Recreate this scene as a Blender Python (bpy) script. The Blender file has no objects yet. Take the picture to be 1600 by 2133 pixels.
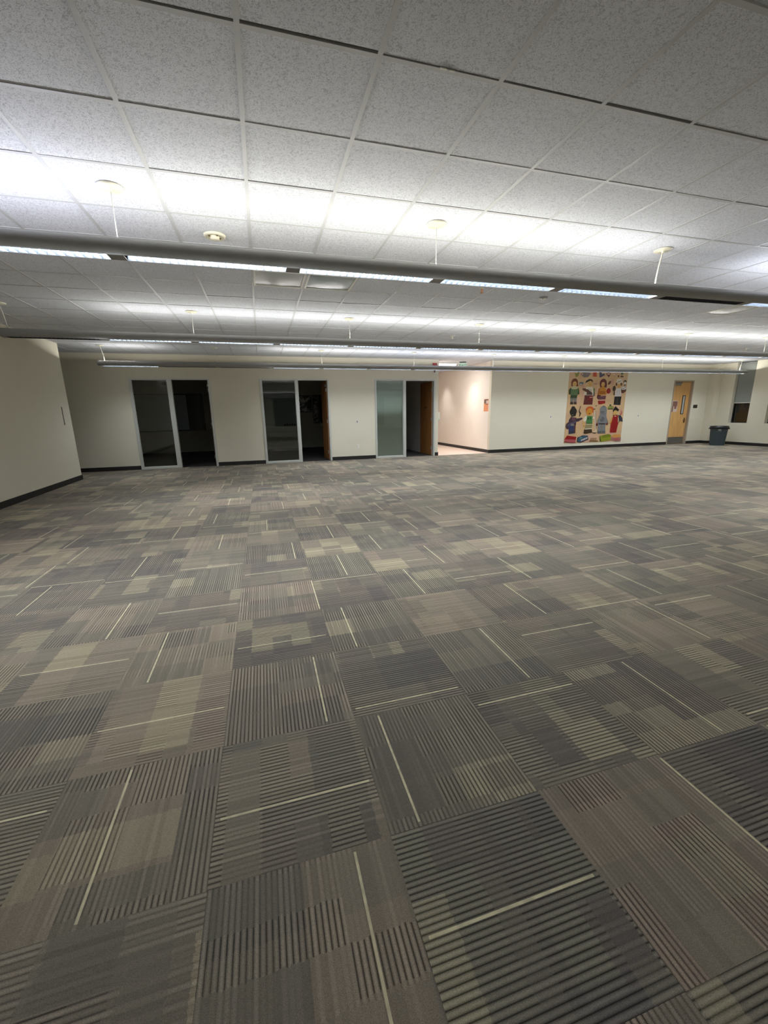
import bpy, math, random
from mathutils import Matrix, Vector, noise
random.seed(7)
SC = bpy.context.scene
COL = SC.collection
PI = math.pi

# ------------------------------------------------------------------ camera, world, exposure
CAM_H = 1.3837
CE = 2.9387            # ceiling height
BACK = 12.42           # plane of the far wall
RM = [[0.9602644, -0.2785976, -0.0166038], [-0.0808499, -0.2207443, -0.9719749], [0.2671247, 0.9346953, -0.2344974]]
cam_d = bpy.data.cameras.new('camera')
cam = bpy.data.objects.new('camera', cam_d)
COL.objects.link(cam)
r, dn, fw = [Vector(v) for v in RM]
cam.matrix_world = Matrix(((r.x, -dn.x, -fw.x, 0), (r.y, -dn.y, -fw.y, 0), (r.z, -dn.z, -fw.z, CAM_H), (0, 0, 0, 1)))
cam_d.sensor_fit = 'HORIZONTAL'
cam_d.sensor_width = 36.0
cam_d.lens = 36.0 * 859.72 / 1600.0
cam_d.clip_start = 0.02
cam_d.clip_end = 200
SC.camera = cam

world = bpy.data.worlds.new('world')
SC.world = world
world.use_nodes = True
world.node_tree.nodes['Background'].inputs['Color'].default_value = (0.02, 0.022, 0.03, 1)
world.node_tree.nodes['Background'].inputs['Strength'].default_value = 0.25

SC.view_settings.view_transform = 'Standard'
SC.view_settings.look = 'None'
SC.view_settings.gamma = 1.0
SC.view_settings.exposure = 1.12
SC.view_settings.use_curve_mapping = False
SC.cycles.use_denoising = True
SC.cycles.use_adaptive_sampling = True
SC.cycles.adaptive_threshold = 0.02
SC.cycles.max_bounces = 8
SC.cycles.diffuse_bounces = 5
SC.cycles.glossy_bounces = 4
SC.cycles.transparent_max_bounces = 12
SC.cycles.sample_clamp_indirect = 6.0

UP_L = 2.6
DOWN_L = 50.0

# ------------------------------------------------------------------ materials
def s2l(c):
    return tuple((x / 255 / 12.92) if x / 255 <= 0.04045 else ((x / 255 + 0.055) / 1.055) ** 2.4 for x in c)

class V:
    """tiny expression helper for shader maths"""
    def __init__(s, nt, sock): s.nt, s.s = nt, sock
    def _m(s, op, *o):
        n = s.nt.nodes.new('ShaderNodeMath'); n.operation = op
        for k, x in enumerate((s,) + o):
            if isinstance(x, V): s.nt.links.new(x.s, n.inputs[k])
            else: n.inputs[k].default_value = x
        return V(s.nt, n.outputs[0])
    def __add__(s, o): return s._m('ADD', o)
    __radd__ = __add__
    def __sub__(s, o): return s._m('SUBTRACT', o)
    def __mul__(s, o): return s._m('MULTIPLY', o)
    __rmul__ = __mul__
    def __truediv__(s, o): return s._m('DIVIDE', o)
    def floor(s): return s._m('FLOOR')
    def fract(s): return s._m('FRACT')
    def gt(s, o): return s._m('GREATER_THAN', o)
    def lt(s, o): return s._m('LESS_THAN', o)
    def mod(s, o): return s._m('FLOORED_MODULO', o)
    def pw(s, o): return s._m('POWER', o)
    def sin(s): return s._m('SINE')
    def mix(s, a, b):   # s as factor
        n = s.nt.nodes.new('ShaderNodeMix'); n.data_type = 'FLOAT'
        s.nt.links.new(s.s, n.inputs[0])
        for k, x in ((2, a), (3, b)):
            if isinstance(x, V): s.nt.links.new(x.s, n.inputs[k])
            else: n.inputs[k].default_value = x
        return V(s.nt, n.outputs[0])
    def sstep(s, a, b):
        n = s.nt.nodes.new('ShaderNodeMapRange'); n.interpolation_type = 'SMOOTHSTEP'
        s.nt.links.new(s.s, n.inputs[0])
        n.inputs[1].default_value = a; n.inputs[2].default_value = b
        return V(s.nt, n.outputs[0])

def vec(nt, a, b, c):
    n = nt.nodes.new('ShaderNodeCombineXYZ')
    for k, x in enumerate((a, b, c)):
        if isinstance(x, V): nt.links.new(x.s, n.inputs[k])
        else: n.inputs[k].default_value = x
    return n.outputs[0]

def rnd(nt, a, b, c):
    n = nt.nodes.new('ShaderNodeTexWhiteNoise'); n.noise_dimensions = '3D'
    nt.links.new(vec(nt, a, b, c), n.inputs['Vector'])
    sp = nt.nodes.new('ShaderNodeSeparateColor'); nt.links.new(n.outputs['Color'], sp.inputs[0])
    return V(nt, n.outputs['Value']), V(nt, sp.outputs[0]), V(nt, sp.outputs[1]), V(nt, sp.outputs[2])

def ntex(nt, vs, scale, detail=2, dist=0.0, rough=0.5):
    n = nt.nodes.new('ShaderNodeTexNoise')
    n.inputs['Scale'].default_value = scale; n.inputs['Detail'].default_value = detail
    n.inputs['Distortion'].default_value = dist; n.inputs['Roughness'].default_value = rough
    nt.links.new(vs, n.inputs['Vector'])
    return V(nt, n.outputs[0])

def mixc(nt, f, a, b, mode='MIX'):
    n = nt.nodes.new('ShaderNodeMix'); n.data_type = 'RGBA'; n.blend_type = mode
    if isinstance(f, V): nt.links.new(f.s, n.inputs[0])
    else: n.inputs[0].default_value = f
    for k, x in ((6, a), (7, b)):
        if isinstance(x, tuple): n.inputs[k].default_value = tuple(x) + (1,)
        else: nt.links.new(x, n.inputs[k])
    return n.outputs[2]

def ramp(nt, f, stops, interp='LINEAR'):
    n = nt.nodes.new('ShaderNodeValToRGB'); n.color_ramp.interpolation = interp
    nt.links.new(f.s, n.inputs[0])
    cr = n.color_ramp
    cr.elements[0].position = stops[0][0]; cr.elements[0].color = tuple(stops[0][1]) + (1,)
    cr.elements[1].position = stops[1][0]; cr.elements[1].color = tuple(stops[1][1]) + (1,)
    for p, c in stops[2:]:
        e = cr.elements.new(p); e.color = tuple(c) + (1,)
    return n.outputs[0]

def base(name):
    m = bpy.data.materials.new(name); m.use_nodes = True
    return m, m.node_tree, m.node_tree.nodes['Principled BSDF']

def mat(name, col, rough=0.6, metal=0.0, var=0.05, scale=20.0, bump=0.0, bscale=200.0, spec=0.5, emit=None, es=1.0, lin=False):
    m, nt, b = base(name)
    c = col if lin else s2l(col)
    tc = nt.nodes.new('ShaderNodeTexCoord').outputs['Object']
    f = ntex(nt, tc, scale, 3)
    lo = tuple(x * (1 - var) for x in c); hi = tuple(min(1, x * (1 + var)) for x in c)
    nt.links.new(mixc(nt, f, lo, hi), b.inputs['Base Color'])
    b.inputs['Roughness'].default_value = rough
    b.inputs['Metallic'].default_value = metal
    b.inputs['Specular IOR Level'].default_value = spec
    if bump:
        g = ntex(nt, tc, bscale, 2)
        bn = nt.nodes.new('ShaderNodeBump'); bn.inputs['Strength'].default_value = bump; bn.inputs['Distance'].default_value = 0.002
        nt.links.new(g.s, bn.inputs['Height']); nt.links.new(bn.outputs[0], b.inputs['Normal'])
    if emit:
        b.inputs['Emission Color'].default_value = s2l(emit) + (1,)
        b.inputs['Emission Strength'].default_value = es
    return m

def glass_mat(name, tint, boost=1.6, rough=0.0):
    m = bpy.data.materials.new(name); m.use_nodes = True
    nt = m.node_tree; nt.nodes.clear()
    out = nt.nodes.new('ShaderNodeOutputMaterial')
    t = nt.nodes.new('ShaderNodeBsdfTransparent'); t.inputs[0].default_value = tint + (1,)
    g = nt.nodes.new('ShaderNodeBsdfGlossy'); g.inputs['Roughness'].default_value = rough
    tc = nt.nodes.new('ShaderNodeTexCoord').outputs['Object']
    w = ntex(nt, tc, 1.3, 1)
    bn = nt.nodes.new('ShaderNodeBump'); bn.inputs['Strength'].default_value = 0.25; bn.inputs['Distance'].default_value = 0.004
    nt.links.new(w.s, bn.inputs['Height']); nt.links.new(bn.outputs[0], g.inputs['Normal'])
    fr = nt.nodes.new('ShaderNodeFresnel'); fr.inputs[0].default_value = 1.5
    f = V(nt, fr.outputs[0]) * boost
    mx = nt.nodes.new('ShaderNodeMixShader')
    nt.links.new(f.s, mx.inputs[0]); nt.links.new(t.outputs[0], mx.inputs[1]); nt.links.new(g.outputs[0], mx.inputs[2])
    nt.links.new(mx.outputs[0], out.inputs[0])
    return m

def wood_mat(name, a, b_, scale=1.0):
    m, nt, b = base(name)
    tc = nt.nodes.new('ShaderNodeTexCoord').outputs['Object']
    mp = nt.nodes.new('ShaderNodeMapping'); mp.inputs['Scale'].default_value = (30 * scale, 30 * scale, 1.6 * scale)
    nt.links.new(tc, mp.inputs[0])
    f = ntex(nt, mp.outputs[0], 1.0, 4, 0.6)
    nt.links.new(ramp(nt, f, [(0.3, s2l(a)), (0.7, s2l(b_))]), b.inputs['Base Color'])
    b.inputs['Roughness'].default_value = 0.45
    return m

def carpet_mat():
    m, nt, b = base('carpet_tiles')
    geo = nt.nodes.new('ShaderNodeNewGeometry')
    sp = nt.nodes.new('ShaderNodeSeparateXYZ'); nt.links.new(geo.outputs['Position'], sp.inputs[0])
    T = 0.5745
    X = (V(nt, sp.outputs[0]) + 0.27 + 40 * T) / T
    Y = (V(nt, sp.outputs[1]) - 0.477 + 40 * T) / T
    i, j, fu, fv = X.floor(), Y.floor(), X.fract(), Y.fract()
    par = (i + j).mod(2.0)
    a, bb = par.mix(fv, fu), par.mix(fu, fv)
    tr, t1, t2, t3 = rnd(nt, i, j, 0.5)
    fl = t1.gt(0.5)
    a = fl.mix(a, a * -1.0 + 1.0)
    fl2 = t3.gt(0.5)
    bb = fl2.mix(bb, bb * -1.0 + 1.0)
    N = 34.0
    rb = bb * N; ri = rb.floor(); rf = rb.fract()
    wob = ntex(nt, geo.outputs['Position'], 60, 2, 0.0, 0.8) * 0.05 - 0.025
    aw = a + wob
    # large soft blocks woven across each tile
    ca = (aw * 3.0 + t1 * 3.0).floor(); cb = (bb * 2.0 + t2 * 1.0).floor()
    b1, b1b, b1c, _ = rnd(nt, ca + i * 13.7, cb + j * 9.3, t3 * 50.0)
    ca2 = (aw * 5.0 + t2 * 4.0).floor(); cb2 = (bb * 3.0 + t3 * 2.0).floor()
    b2, b2b, b2c, _ = rnd(nt, ca2 + i * 5.1, cb2 + j * 17.9, t1 * 30.0 + 7.0)
    tile_t, _, tile_c, _ = rnd(nt, i * 1.0, j * 1.0, 11.0)
    tone = tile_t * 0.50 + b1 * 0.33 + b2 * 0.17
    col = ramp(nt, tone, [(0.10, s2l((108, 101, 96))), (0.32, s2l((117, 111, 101))), (0.50, s2l((131, 124, 110))), (0.64, s2l((144, 132, 116))), (0.78, s2l((154, 140, 122))), (0.92, s2l((168, 155, 128)))])
    # hue drift between green grey, brown and plum
    col = mixc(nt, b2b * 0.6, col, mixc(nt, tile_c, s2l((121, 119, 105)), s2l((139, 123, 112))))
    # light tan patches
    patch = b1b.gt(0.88) * b2c.gt(0.3)
    col = mixc(nt, patch * 0.38, col, s2l((172, 162, 134)))
    dpatch = b1c.gt(0.88) * 0.28
    col = mixc(nt, dpatch, col, s2l((92, 92, 92)))
    # ribs
    rr, rr1, rr2, _ = rnd(nt, ri, i * 3.3, j * 4.1 + 2.0)
    prof = (rf * PI).sin().pw(0.8)
    K = (tile_t * -0.62 + 0.88) + (b2 * 0.9 - 0.42) + (b1c * 0.5 - 0.25) + (rr * 0.3 - 0.15)
    K = K.sstep(0.0, 0.95)
    dark = K.mix(1.0, prof * 1.05 + 0.04)
    lite = K.mix(0.97, 1.22)
    rv = rr1 * 0.22 + 0.89
    fine = ntex(nt, geo.outputs['Position'], 380, 2, 0.0, 0.8) * 1.7 + 0.15
    mid = ntex(nt, geo.outputs['Position'], 90, 2) * 0.3 + 0.85
    k = dark * lite * rv * fine * mid
    cmul = nt.nodes.new('ShaderNodeCombineColor')
    for q in range(3): nt.links.new(k.s, cmul.inputs[q])
    col = mixc(nt, 1.0, col, cmul.outputs[0], 'MULTIPLY')
    # pale accent yarn
    lr, l1, l2, l3 = rnd(nt, i * 2.0 + 0.3, j * 2.0, 5.0)
    line = (ri - (l1 * N).floor())._m("ABSOLUTE").lt(0.5) * rf.gt(0.22) * rf.lt(0.72) * a.gt(0.03) * a.lt(0.97) * (l2.gt(0.12))
    w = ntex(nt, geo.outputs['Position'], 30, 1) * 0.9 + 0.28
    line = line * w
    col = mixc(nt, line, col, s2l((226, 216, 178)))
    nt.links.new(col, b.inputs['Base Color'])
    b.inputs['Roughness'].default_value = 0.95
    b.inputs['Specular IOR Level'].default_value = 0.15
    h = dark * 0.7 + fine * 0.25
    bn = nt.nodes.new('ShaderNodeBump'); bn.inputs['Strength'].default_value = 0.5; bn.inputs['Distance'].default_value = 0.003
    nt.links.new(h.s, bn.inputs['Height']); nt.links.new(bn.outputs[0], b.inputs['Normal'])
    return m

def ceiling_mat():
    m, nt, b = base('ceiling_tile')
    geo = nt.nodes.new('ShaderNodeNewGeometry').outputs['Position']
    f = ntex(nt, geo, 75, 3, 1.6, 0.6)
    w = f.sstep(0.50, 0.60)
    f2 = ntex(nt, geo, 260, 2)
    pin = f2.sstep(0.60, 0.68)
    c = mixc(nt, w * 0.9, s2l((231, 234, 240)), s2l((194, 197, 203)))
    c = mixc(nt, pin * 0.7, c, s2l((150, 151, 152)))
    nt.links.new(c, b.inputs['Base Color'])
    b.inputs['Roughness'].default_value = 0.95
    b.inputs['Specular IOR Level'].default_value = 0.1
    bn = nt.nodes.new('ShaderNodeBump'); bn.inputs['Strength'].default_value = 0.6; bn.inputs['Distance'].default_value = 0.0025
    hh = w * -0.7 + pin * -0.5
    nt.links.new(hh.s, bn.inputs['Height']); nt.links.new(bn.outputs[0], b.inputs['Normal'])
    return m

M = dict(
    carpet=carpet_mat(), tile=ceiling_mat(),
    tee=mat('ceiling_tee_metal', (197, 199, 200), 0.5, var=0.02),
    wall=mat('wall_paint_cream', (222, 216, 196), 0.75, var=0.02, scale=3, bump=0.25, bscale=260),
    wallw=mat('wall_paint_corridor', (242, 234, 224), 0.75, var=0.02, scale=3, bump=0.2, bscale=260),
    vinyl=mat('corridor_vinyl_floor', (226, 204, 188), 0.45, var=0.05, scale=6),
    black=mat('black_vinyl_base', (34, 32, 31), 0.5, var=0.08),
    alu=mat('satin_aluminium', (205, 207, 200), 0.4, 0.25, var=0.03),
    fix=mat('fixture_grey_paint', (146, 145, 141), 0.5, var=0.02),
    refl=mat('satin_louvre', (62, 67, 74), 0.3, 0.0, var=0.01, spec=0.4),
    white=mat('white_plastic', (226, 224, 214), 0.4, var=0.02),
    cream=mat('cream_metal', (226, 222, 200), 0.45, var=0.02),
    wallo=mat('office_wall_shaded', (168, 165, 148), 0.8, var=0.02),  # cream paint darkened, the gloom of the offices put into its colour
    ocarpet=mat('office_carpet_shaded', (44, 41, 40), 0.95, var=0.15, scale=40),  # carpet tone blackened to carry the lack of light in the offices
    cable=mat('white_cable', (214, 212, 200), 0.5, var=0.02),
    steel=mat('brushed_steel', (150, 148, 142), 0.35, 0.8, var=0.06),
    dark=mat('dark_plastic', (30, 28, 27), 0.45, var=0.08),
    brass=mat('dull_brass', (120, 98, 60), 0.4, 0.7, var=0.05),
    greige=mat('greige_frame_paint', (172, 158, 140), 0.5, var=0.03),
    wood=wood_mat('maple_veneer', (196, 146, 84), (222, 176, 112)),
    wood2=wood_mat('oak_veneer', (130, 86, 44), (172, 118, 66)),
    wood2e=mat('oak_edge_band', (178, 128, 92), 0.5, var=0.05),
    glass=glass_mat('sidelight_glass', (0.86, 0.9, 0.88), 1.4),
    glassd=glass_mat('window_glass', (0.7, 0.75, 0.78), 1.2),
    film=mat('pale_green_film', (240, 244, 236), 0.55, var=0.05, scale=2),
    shade=mat('grey_roller_shade', (140, 144, 138), 0.8, var=0.04, bump=0.2, bscale=500),
    night=mat('night_backdrop', (18, 17, 18), 0.7, var=0.3, scale=3),
    bin=mat('slate_bin_plastic', (80, 96, 108), 0.5, var=0.06),
    lid=mat('black_bin_lid', (24, 26, 28), 0.4, var=0.06),
    red=mat('alarm_red', (170, 66, 62), 0.4, var=0.03),
    orange=mat('orange_cap', (214, 150, 112), 0.5, var=0.03),
    sign=mat('sign_face', (190, 206, 192), 0.4, var=0.02, emit=(190, 220, 200), es=0.25),
    green=mat('exit_green', (60, 120, 92), 0.4, var=0.02, emit=(70, 150, 110), es=0.15),
    tube=mat('lit_diffuser', (255, 255, 250), 0.5, var=0.0, emit=(255, 246, 238), es=3.0),
    lens=mat('prismatic_lens', (176, 180, 176), 0.3, 0.0, var=0.05, scale=9, bump=0.15, bscale=24, spec=0.5),
    lensb=mat('prismatic_lens_blue', (128, 142, 142), 0.25, 0.0, var=0.08, scale=7, bump=0.2, bscale=18, spec=0.6),
    board=mat('whiteboard_surface', (176, 186, 190), 0.25, var=0.05, scale=3),
    paper=mat('printed_paper', (206, 190, 178), 0.6, var=0.12, scale=30),
    screen=mat('black_screen', (10, 10, 11), 0.3, var=0.05),
)

# ------------------------------------------------------------------ mesh helpers
class MB:
    def __init__(s): s.v, s.f, s.m, s.sm = [], [], [], []
    def face(s, idx, mi=0, smooth=False): s.f.append(idx); s.m.append(mi); s.sm.append(smooth)
    def poly(s, pts, mi=0):
        n = len(s.v); s.v += [tuple(p) for p in pts]; s.face(list(range(n, n + len(pts))), mi)
    def box(s, x0, y0, z0, x1, y1, z1, mi=0):
        n = len(s.v)
        s.v += [(x0, y0, z0), (x1, y0, z0), (x1, y1, z0), (x0, y1, z0), (x0, y0, z1), (x1, y0, z1), (x1, y1, z1), (x0, y1, z1)]
        for q in ((0, 3, 2, 1), (4, 5, 6, 7), (0, 1, 5, 4), (1, 2, 6, 5), (2, 3, 7, 6), (3, 0, 4, 7)):
            s.face([n + k for k in q], mi)
        return s
    def lathe(s, prof, cx=0, cy=0, cz=0, n=32, mi=0, axis='z', cap=True):
        """prof: list of (radius, height)"""
        st = len(s.v)
        for (rr, h) in prof:
            for k in range(n):
                t = 2 * PI * k / n
                a, b = rr * math.cos(t), rr * math.sin(t)
                s.v.append((cx + a, cy + b, cz + h) if axis == 'z' else (cx + a, cy + h, cz + b))
        for r_ in range(len(prof) - 1):
            for k in range(n):
                a = st + r_ * n + k; b = st + r_ * n + (k + 1) % n
                s.face([a, b, b + n, a + n], mi, True)
        if cap:
            s.face([st + k for k in range(n)][::-1], mi)
            s.face([st + (len(prof) - 1) * n + k for k in range(n)], mi)
        return s
    def tube(s, pts, rad, n=10, mi=0):
        st = len(s.v); P = [Vector(p) for p in pts]
        for k, p in enumerate(P):
            d = (P[min(k + 1, len(P) - 1)] - P[max(k - 1, 0)]).normalized()
            u = d.cross(Vector((0, 1, 0.01))).normalized(); w = d.cross(u).normalized()
            for q in range(n):
                t = 2 * PI * q / n
                s.v.append(tuple(p + u * rad * math.cos(t) + w * rad * math.sin(t)))
        for k in range(len(P) - 1):
            for q in range(n):
                a = st + k * n + q; b = st + k * n + (q + 1) % n
                s.face([a, b, b + n, a + n], mi, True)
        s.face([st + q for q in range(n)][::-1], mi); s.face([st + (len(P) - 1) * n + q for q in range(n)], mi)
        return s
    def sweep(s, prof, x0, x1, mi=0, smooth=True, close=True):
        """closed (y,z) outline swept along x"""
        st = len(s.v); n = len(prof)
        for x in (x0, x1):
            s.v += [(x, y, z) for y, z in prof]
        for k in range(n if close else n - 1):
            a = st + k; b = st + (k + 1) % n
            s.face([a, b, b + n, a + n], mi, smooth)
        if close:
            s.face([st + k for k in range(n)], mi); s.face([st + n + k for k in range(n)][::-1], mi)
        return s
    def build(s, name, mats, parent=None, bevel=0.0):
        me = bpy.data.meshes.new(name)
        me.from_pydata(s.v, [], s.f)
        for m_ in (mats if isinstance(mats, (list, tuple)) else [mats]): me.materials.append(m_)
        me.polygons.foreach_set('material_index', s.m)
        me.polygons.foreach_set('use_smooth', s.sm)
        me.update()
        o = bpy.data.objects.new(name, me); COL.objects.link(o)
        if parent: o.parent = parent
        if bevel:
            bv = o.modifiers.new('bevel', 'BEVEL'); bv.width = bevel; bv.segments = 2; bv.limit_method = 'ANGLE'; bv.angle_limit = math.radians(40)
        return o

def tag(o, label=None, cat=None, group=None, kind=None):
    if label: o['label'] = label
    if cat: o['category'] = cat
    if group: o['group'] = group
    if kind: o['kind'] = kind
    return o

def empty(name, loc, label=None, cat=None, group=None, kind=None, rz=0):
    o = bpy.data.objects.new(name, None); o.empty_display_size = 0.1
    COL.objects.link(o); o.location = loc; o.rotation_euler = (0, 0, rz)
    return tag(o, label, cat, group, kind)

def struct(name, mb, mats, label, cat, bevel=0.0):
    return tag(mb.build(name, mats, None, bevel), label, cat, None, 'structure')

# ------------------------------------------------------------------ room shell
XL = -4.07             # face of the left wall
XR = 16.85             # face of the right wall
YF = -10.6             # wall behind the camera
GX, GY, GT = -1.18656, 2.19362, 0.60956      # ceiling grid origin and pitch
XA, XB, YA, YB = -8.5, 17.6, YF, 19.6

# floor: carpet tiles, with the corridor's pale sheet floor beyond the threshold
mb = MB()
mb.box(XA, YA, -0.05, XB, BACK, 0.0, 0)
mb.box(XA, BACK, -0.05, 5.39, BACK + 0.06, 0.0, 0)
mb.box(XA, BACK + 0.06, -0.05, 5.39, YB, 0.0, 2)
mb.box(5.39, BACK, -0.05, 7.24, YB, 0.0, 1)
mb.box(7.24, BACK, -0.05, XB, YB, 0.0, 0)
struct('floor', mb, [M['carpet'], M['vinyl'], M['ocarpet']], 'floor of grey and taupe ribbed carpet tiles laid quarter turned', 'floor')

# ceiling: lay-in tiles in a white tee grid
mb = MB()
k0, k1 = math.floor((XA - GX) / GT), math.ceil((XB - GX) / GT)
j0, j1 = math.floor((YA - GY) / GT), math.ceil((YB - GY) / GT)
LENS = {(2, 5), (3, 5), (14, 5)}
for i in range(k0, k1):
    for j in range(j0, j1):
        if (i, j) in LENS: continue
        x, y = GX + i * GT, GY + j * GT
        z = CE + 0.0035 + random.uniform(-0.001, 0.0015)
        if j == -2 and i > 3: z += 0.007
        z2 = z + random.uniform(-0.0008, 0.0008)
        ye = y + GT - (0.022 + 0.004 * ((i * 7) % 3 - 1) if j == -1 else 0)      # this row sits short of its bar and leaves a dark gap
        mb.poly([(x, y, z), (x, ye, z2), (x + GT, ye, z2), (x + GT, y, z)], 0)
for i in range(k0, k1 + 1):
    x = GX + i * GT
    mb.box(x - 0.012, YA, CE, x + 0.012, YB, CE + 0.03, 1)
for j in range(j0, j1 + 1):
    y = GY + j * GT
    mb.box(XA, y - 0.012, CE + 0.0004, XB, y + 0.012, CE + 0.03, 1)
mb.box(XA, YA, CE + 0.031, XB, YB, CE + 0.06, 2)
struct('ceiling', mb, [M['tile'], M['tee'], M['night']], 'suspended ceiling of fissured white tiles in a white metal grid', 'ceiling')

WT = 0.12
DOORS = [(-3.19, -1.25), (0.03, 1.96), (3.32, 5.28)]
FH = 2.345             # top of the glazed door frames
mb = MB()
mb.box(XA, BACK, 0, DOORS[0][0], BACK + WT, CE)
mb.box(DOORS[0][1], BACK, 0, DOORS[1][0], BACK + WT, CE)
mb.box(DOORS[1][1], BACK, 0, DOORS[2][0], BACK + WT, CE)
mb.box(DOORS[2][1], BACK, 0, 5.39, BACK + WT, CE)
for a, b in DOORS: mb.box(a, BACK, FH, b, BACK + WT, CE)
mb.box(7.24, BACK, 0, 14.88, BACK + WT, CE)
mb.box(15.86, BACK, 0, 17.4, BACK + WT, CE)
mb.box(14.88, BACK, 2.37, 15.86, BACK + WT, CE)
struct('wall_back', mb, M['wall'], 'long cream wall with the glazed offices, corridor opening and poster', 'wall')

struct('wall_left', MB().box(XL - 0.15, YF, 0, XL, 10.99, CE), M['wall'], 'cream wall along the left side of the room', 'wall')
mb = MB(); mb.box(XA, 2, 0, XA + 0.1, BACK, CE); mb.box(XA, 10.0, 0, XL - 0.15, 10.12, CE)
struct('wall_hall', mb, M['wall'], 'cream wall of the side passage behind the left wall', 'wall')

# right wall with deep window recesses and a boxed-out corner
W1 = (11.02, 11.66); W2 = (9.72, 10.46); W3 = (8.4, 9.15)
mb = MB()
RT = 0.22
ys = [YF, W3[0], W3[1], W2[0], W2[1], W1[0], W1[1], 12.14]
for a, b in ((ys[0], ys[1]), (ys[2], ys[3]), (ys[4], ys[5]), (ys[6], ys[7])):
    mb.box(XR, a, 0, XR + RT, b, CE)
for a, b in (W1, W2, W3):
    mb.box(XR, a, 0, XR + RT, b, 0.77)
mb.box(16.60, 12.14, 0, 17.4, BACK, CE)
struct('wall_right', mb, M['wall'], 'cream wall on the right with deep window recesses and boxed corner', 'wall')

# wall behind the camera (seen in the office glass)
mb = MB()
mb.box(XA, YF - WT, 0, -3.2, YF, CE); mb.box(0.2, YF - WT, 0, 1.0, YF, CE); mb.box(10.3, YF - WT, 0, XR + RT, YF, CE)
for a, b in ((-3.2, 0.2), (1.0, 10.3)):
    mb.box(a, YF - WT, 0, b, YF, 0.42)
    mb.box(a, YF - WT - 0.02, 0.42, b, YF - WT + 0.02, CE, 1)
struct('wall_front', mb, [M['wall'], M['night']], 'cream wall with wide dark windows behind the viewpoint', 'wall')

# corridor beyond the opening
mb = MB()
mb.box(7.24, BACK + WT, 0, 7.36, YB, CE)
mb.box(5.27, BACK + WT, 0, 5.39, YB, CE)
mb.box(5.39, YB - 0.1, 0, 7.24, YB, CE)
struct('wall_corridor', mb, M['wallw'], 'pinkish cream walls of the corridor between offices and poster wall', 'wall')

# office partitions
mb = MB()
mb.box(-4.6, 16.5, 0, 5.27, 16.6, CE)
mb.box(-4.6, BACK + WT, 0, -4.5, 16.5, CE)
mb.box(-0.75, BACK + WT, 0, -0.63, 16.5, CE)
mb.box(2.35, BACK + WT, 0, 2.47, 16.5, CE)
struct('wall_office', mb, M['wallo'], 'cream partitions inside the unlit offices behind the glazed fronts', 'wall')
# plant side closing the building behind the poster wall
struct('wall_outer', MB().box(XR + RT, YF, 0, XR + RT + 0.35, 12.14, CE), M['night'], 'dark exterior beyond the right hand windows', 'wall')

# black vinyl baseboards
BH, BT = 0.105, 0.012
mb = MB()
for a, b in ((XA + 0.1, DOORS[0][0]), (DOORS[0][1], DOORS[1][0]), (DOORS[1][1], DOORS[2][0]), (DOORS[2][1], 5.39), (7.24, 14.88), (15.86, 16.6)):
    mb.box(a, BACK - BT, 0, b, BACK, BH)
struct('baseboard_back', mb, M['black'], 'black vinyl baseboard along the long back wall', 'baseboard')
mb = MB(); mb.box(XL, YF, 0, XL + BT, 11.0, BH); mb.box(XL - 0.15, 10.99, 0, XL + BT, 10.99 + BT, BH)
struct('baseboard_left', mb, M['black'], 'black vinyl baseboard along the left wall', 'baseboard')
mb = MB(); mb.box(XR - BT, YF, 0, XR, 12.14 - BT, BH); mb.box(16.6 - BT, 12.14 - BT, 0, XR, 12.14, BH); mb.box(16.6 - BT, 12.14, 0, 16.6, BACK - BT, BH)
struct('baseboard_right', mb, M['black'], 'black vinyl baseboard along the right wall and corner', 'baseboard')
mb = MB(); mb.box(7.24 - BT, BACK, 0, 7.24, YB - 0.1, BH); mb.box(5.39, BACK, 0, 5.39 + BT, YB - 0.1, BH); mb.box(5.39, BACK - BT, 0, 5.39 + BT, BACK, BH)
struct('baseboard_corridor', mb, M['black'], 'dark baseboard running back along the corridor', 'baseboard')
mb = MB()
for a, b in ((-4.5, -0.75), (-0.63, 2.35), (2.47, 5.27)): mb.box(a, 16.5 - BT, 0, b, 16.5, BH)
struct('baseboard_office', mb, M['black'], 'black baseboards at the back of the dark offices', 'baseboard')

# ------------------------------------------------------------------ glazed office fronts
OFF = [('leftmost of the three office fronts', (-3.19, -2.30, -2.19, -1.25), 83),
       ('middle of the three office fronts', (0.03, 0.99, 1.08, 1.96), 87),
       ('office front nearest the corridor', (3.32, 4.22, 4.31, 5.28), 88)]
FW = 0.055
def lever(parent, x, y, z, s=1, mat_=None):
    """lever handle on a leaf face lying in the xz plane, lever pointing along s*x, standing out towards -y"""
    mt = mat_ or M['steel']
    mb = MB()
    mb.lathe([(0.026, 0), (0.026, -0.008), (0.012, -0.012), (0.012, -0.05)], x, y, z, 16, 0, 'y')
    mb.box(min(x, x + s * 0.115), y - 0.058, z - 0.009, max(x, x + s * 0.115), y - 0.040, z + 0.009)
    return mb.build('lever_handle', mt, parent, 0.003)

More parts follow.
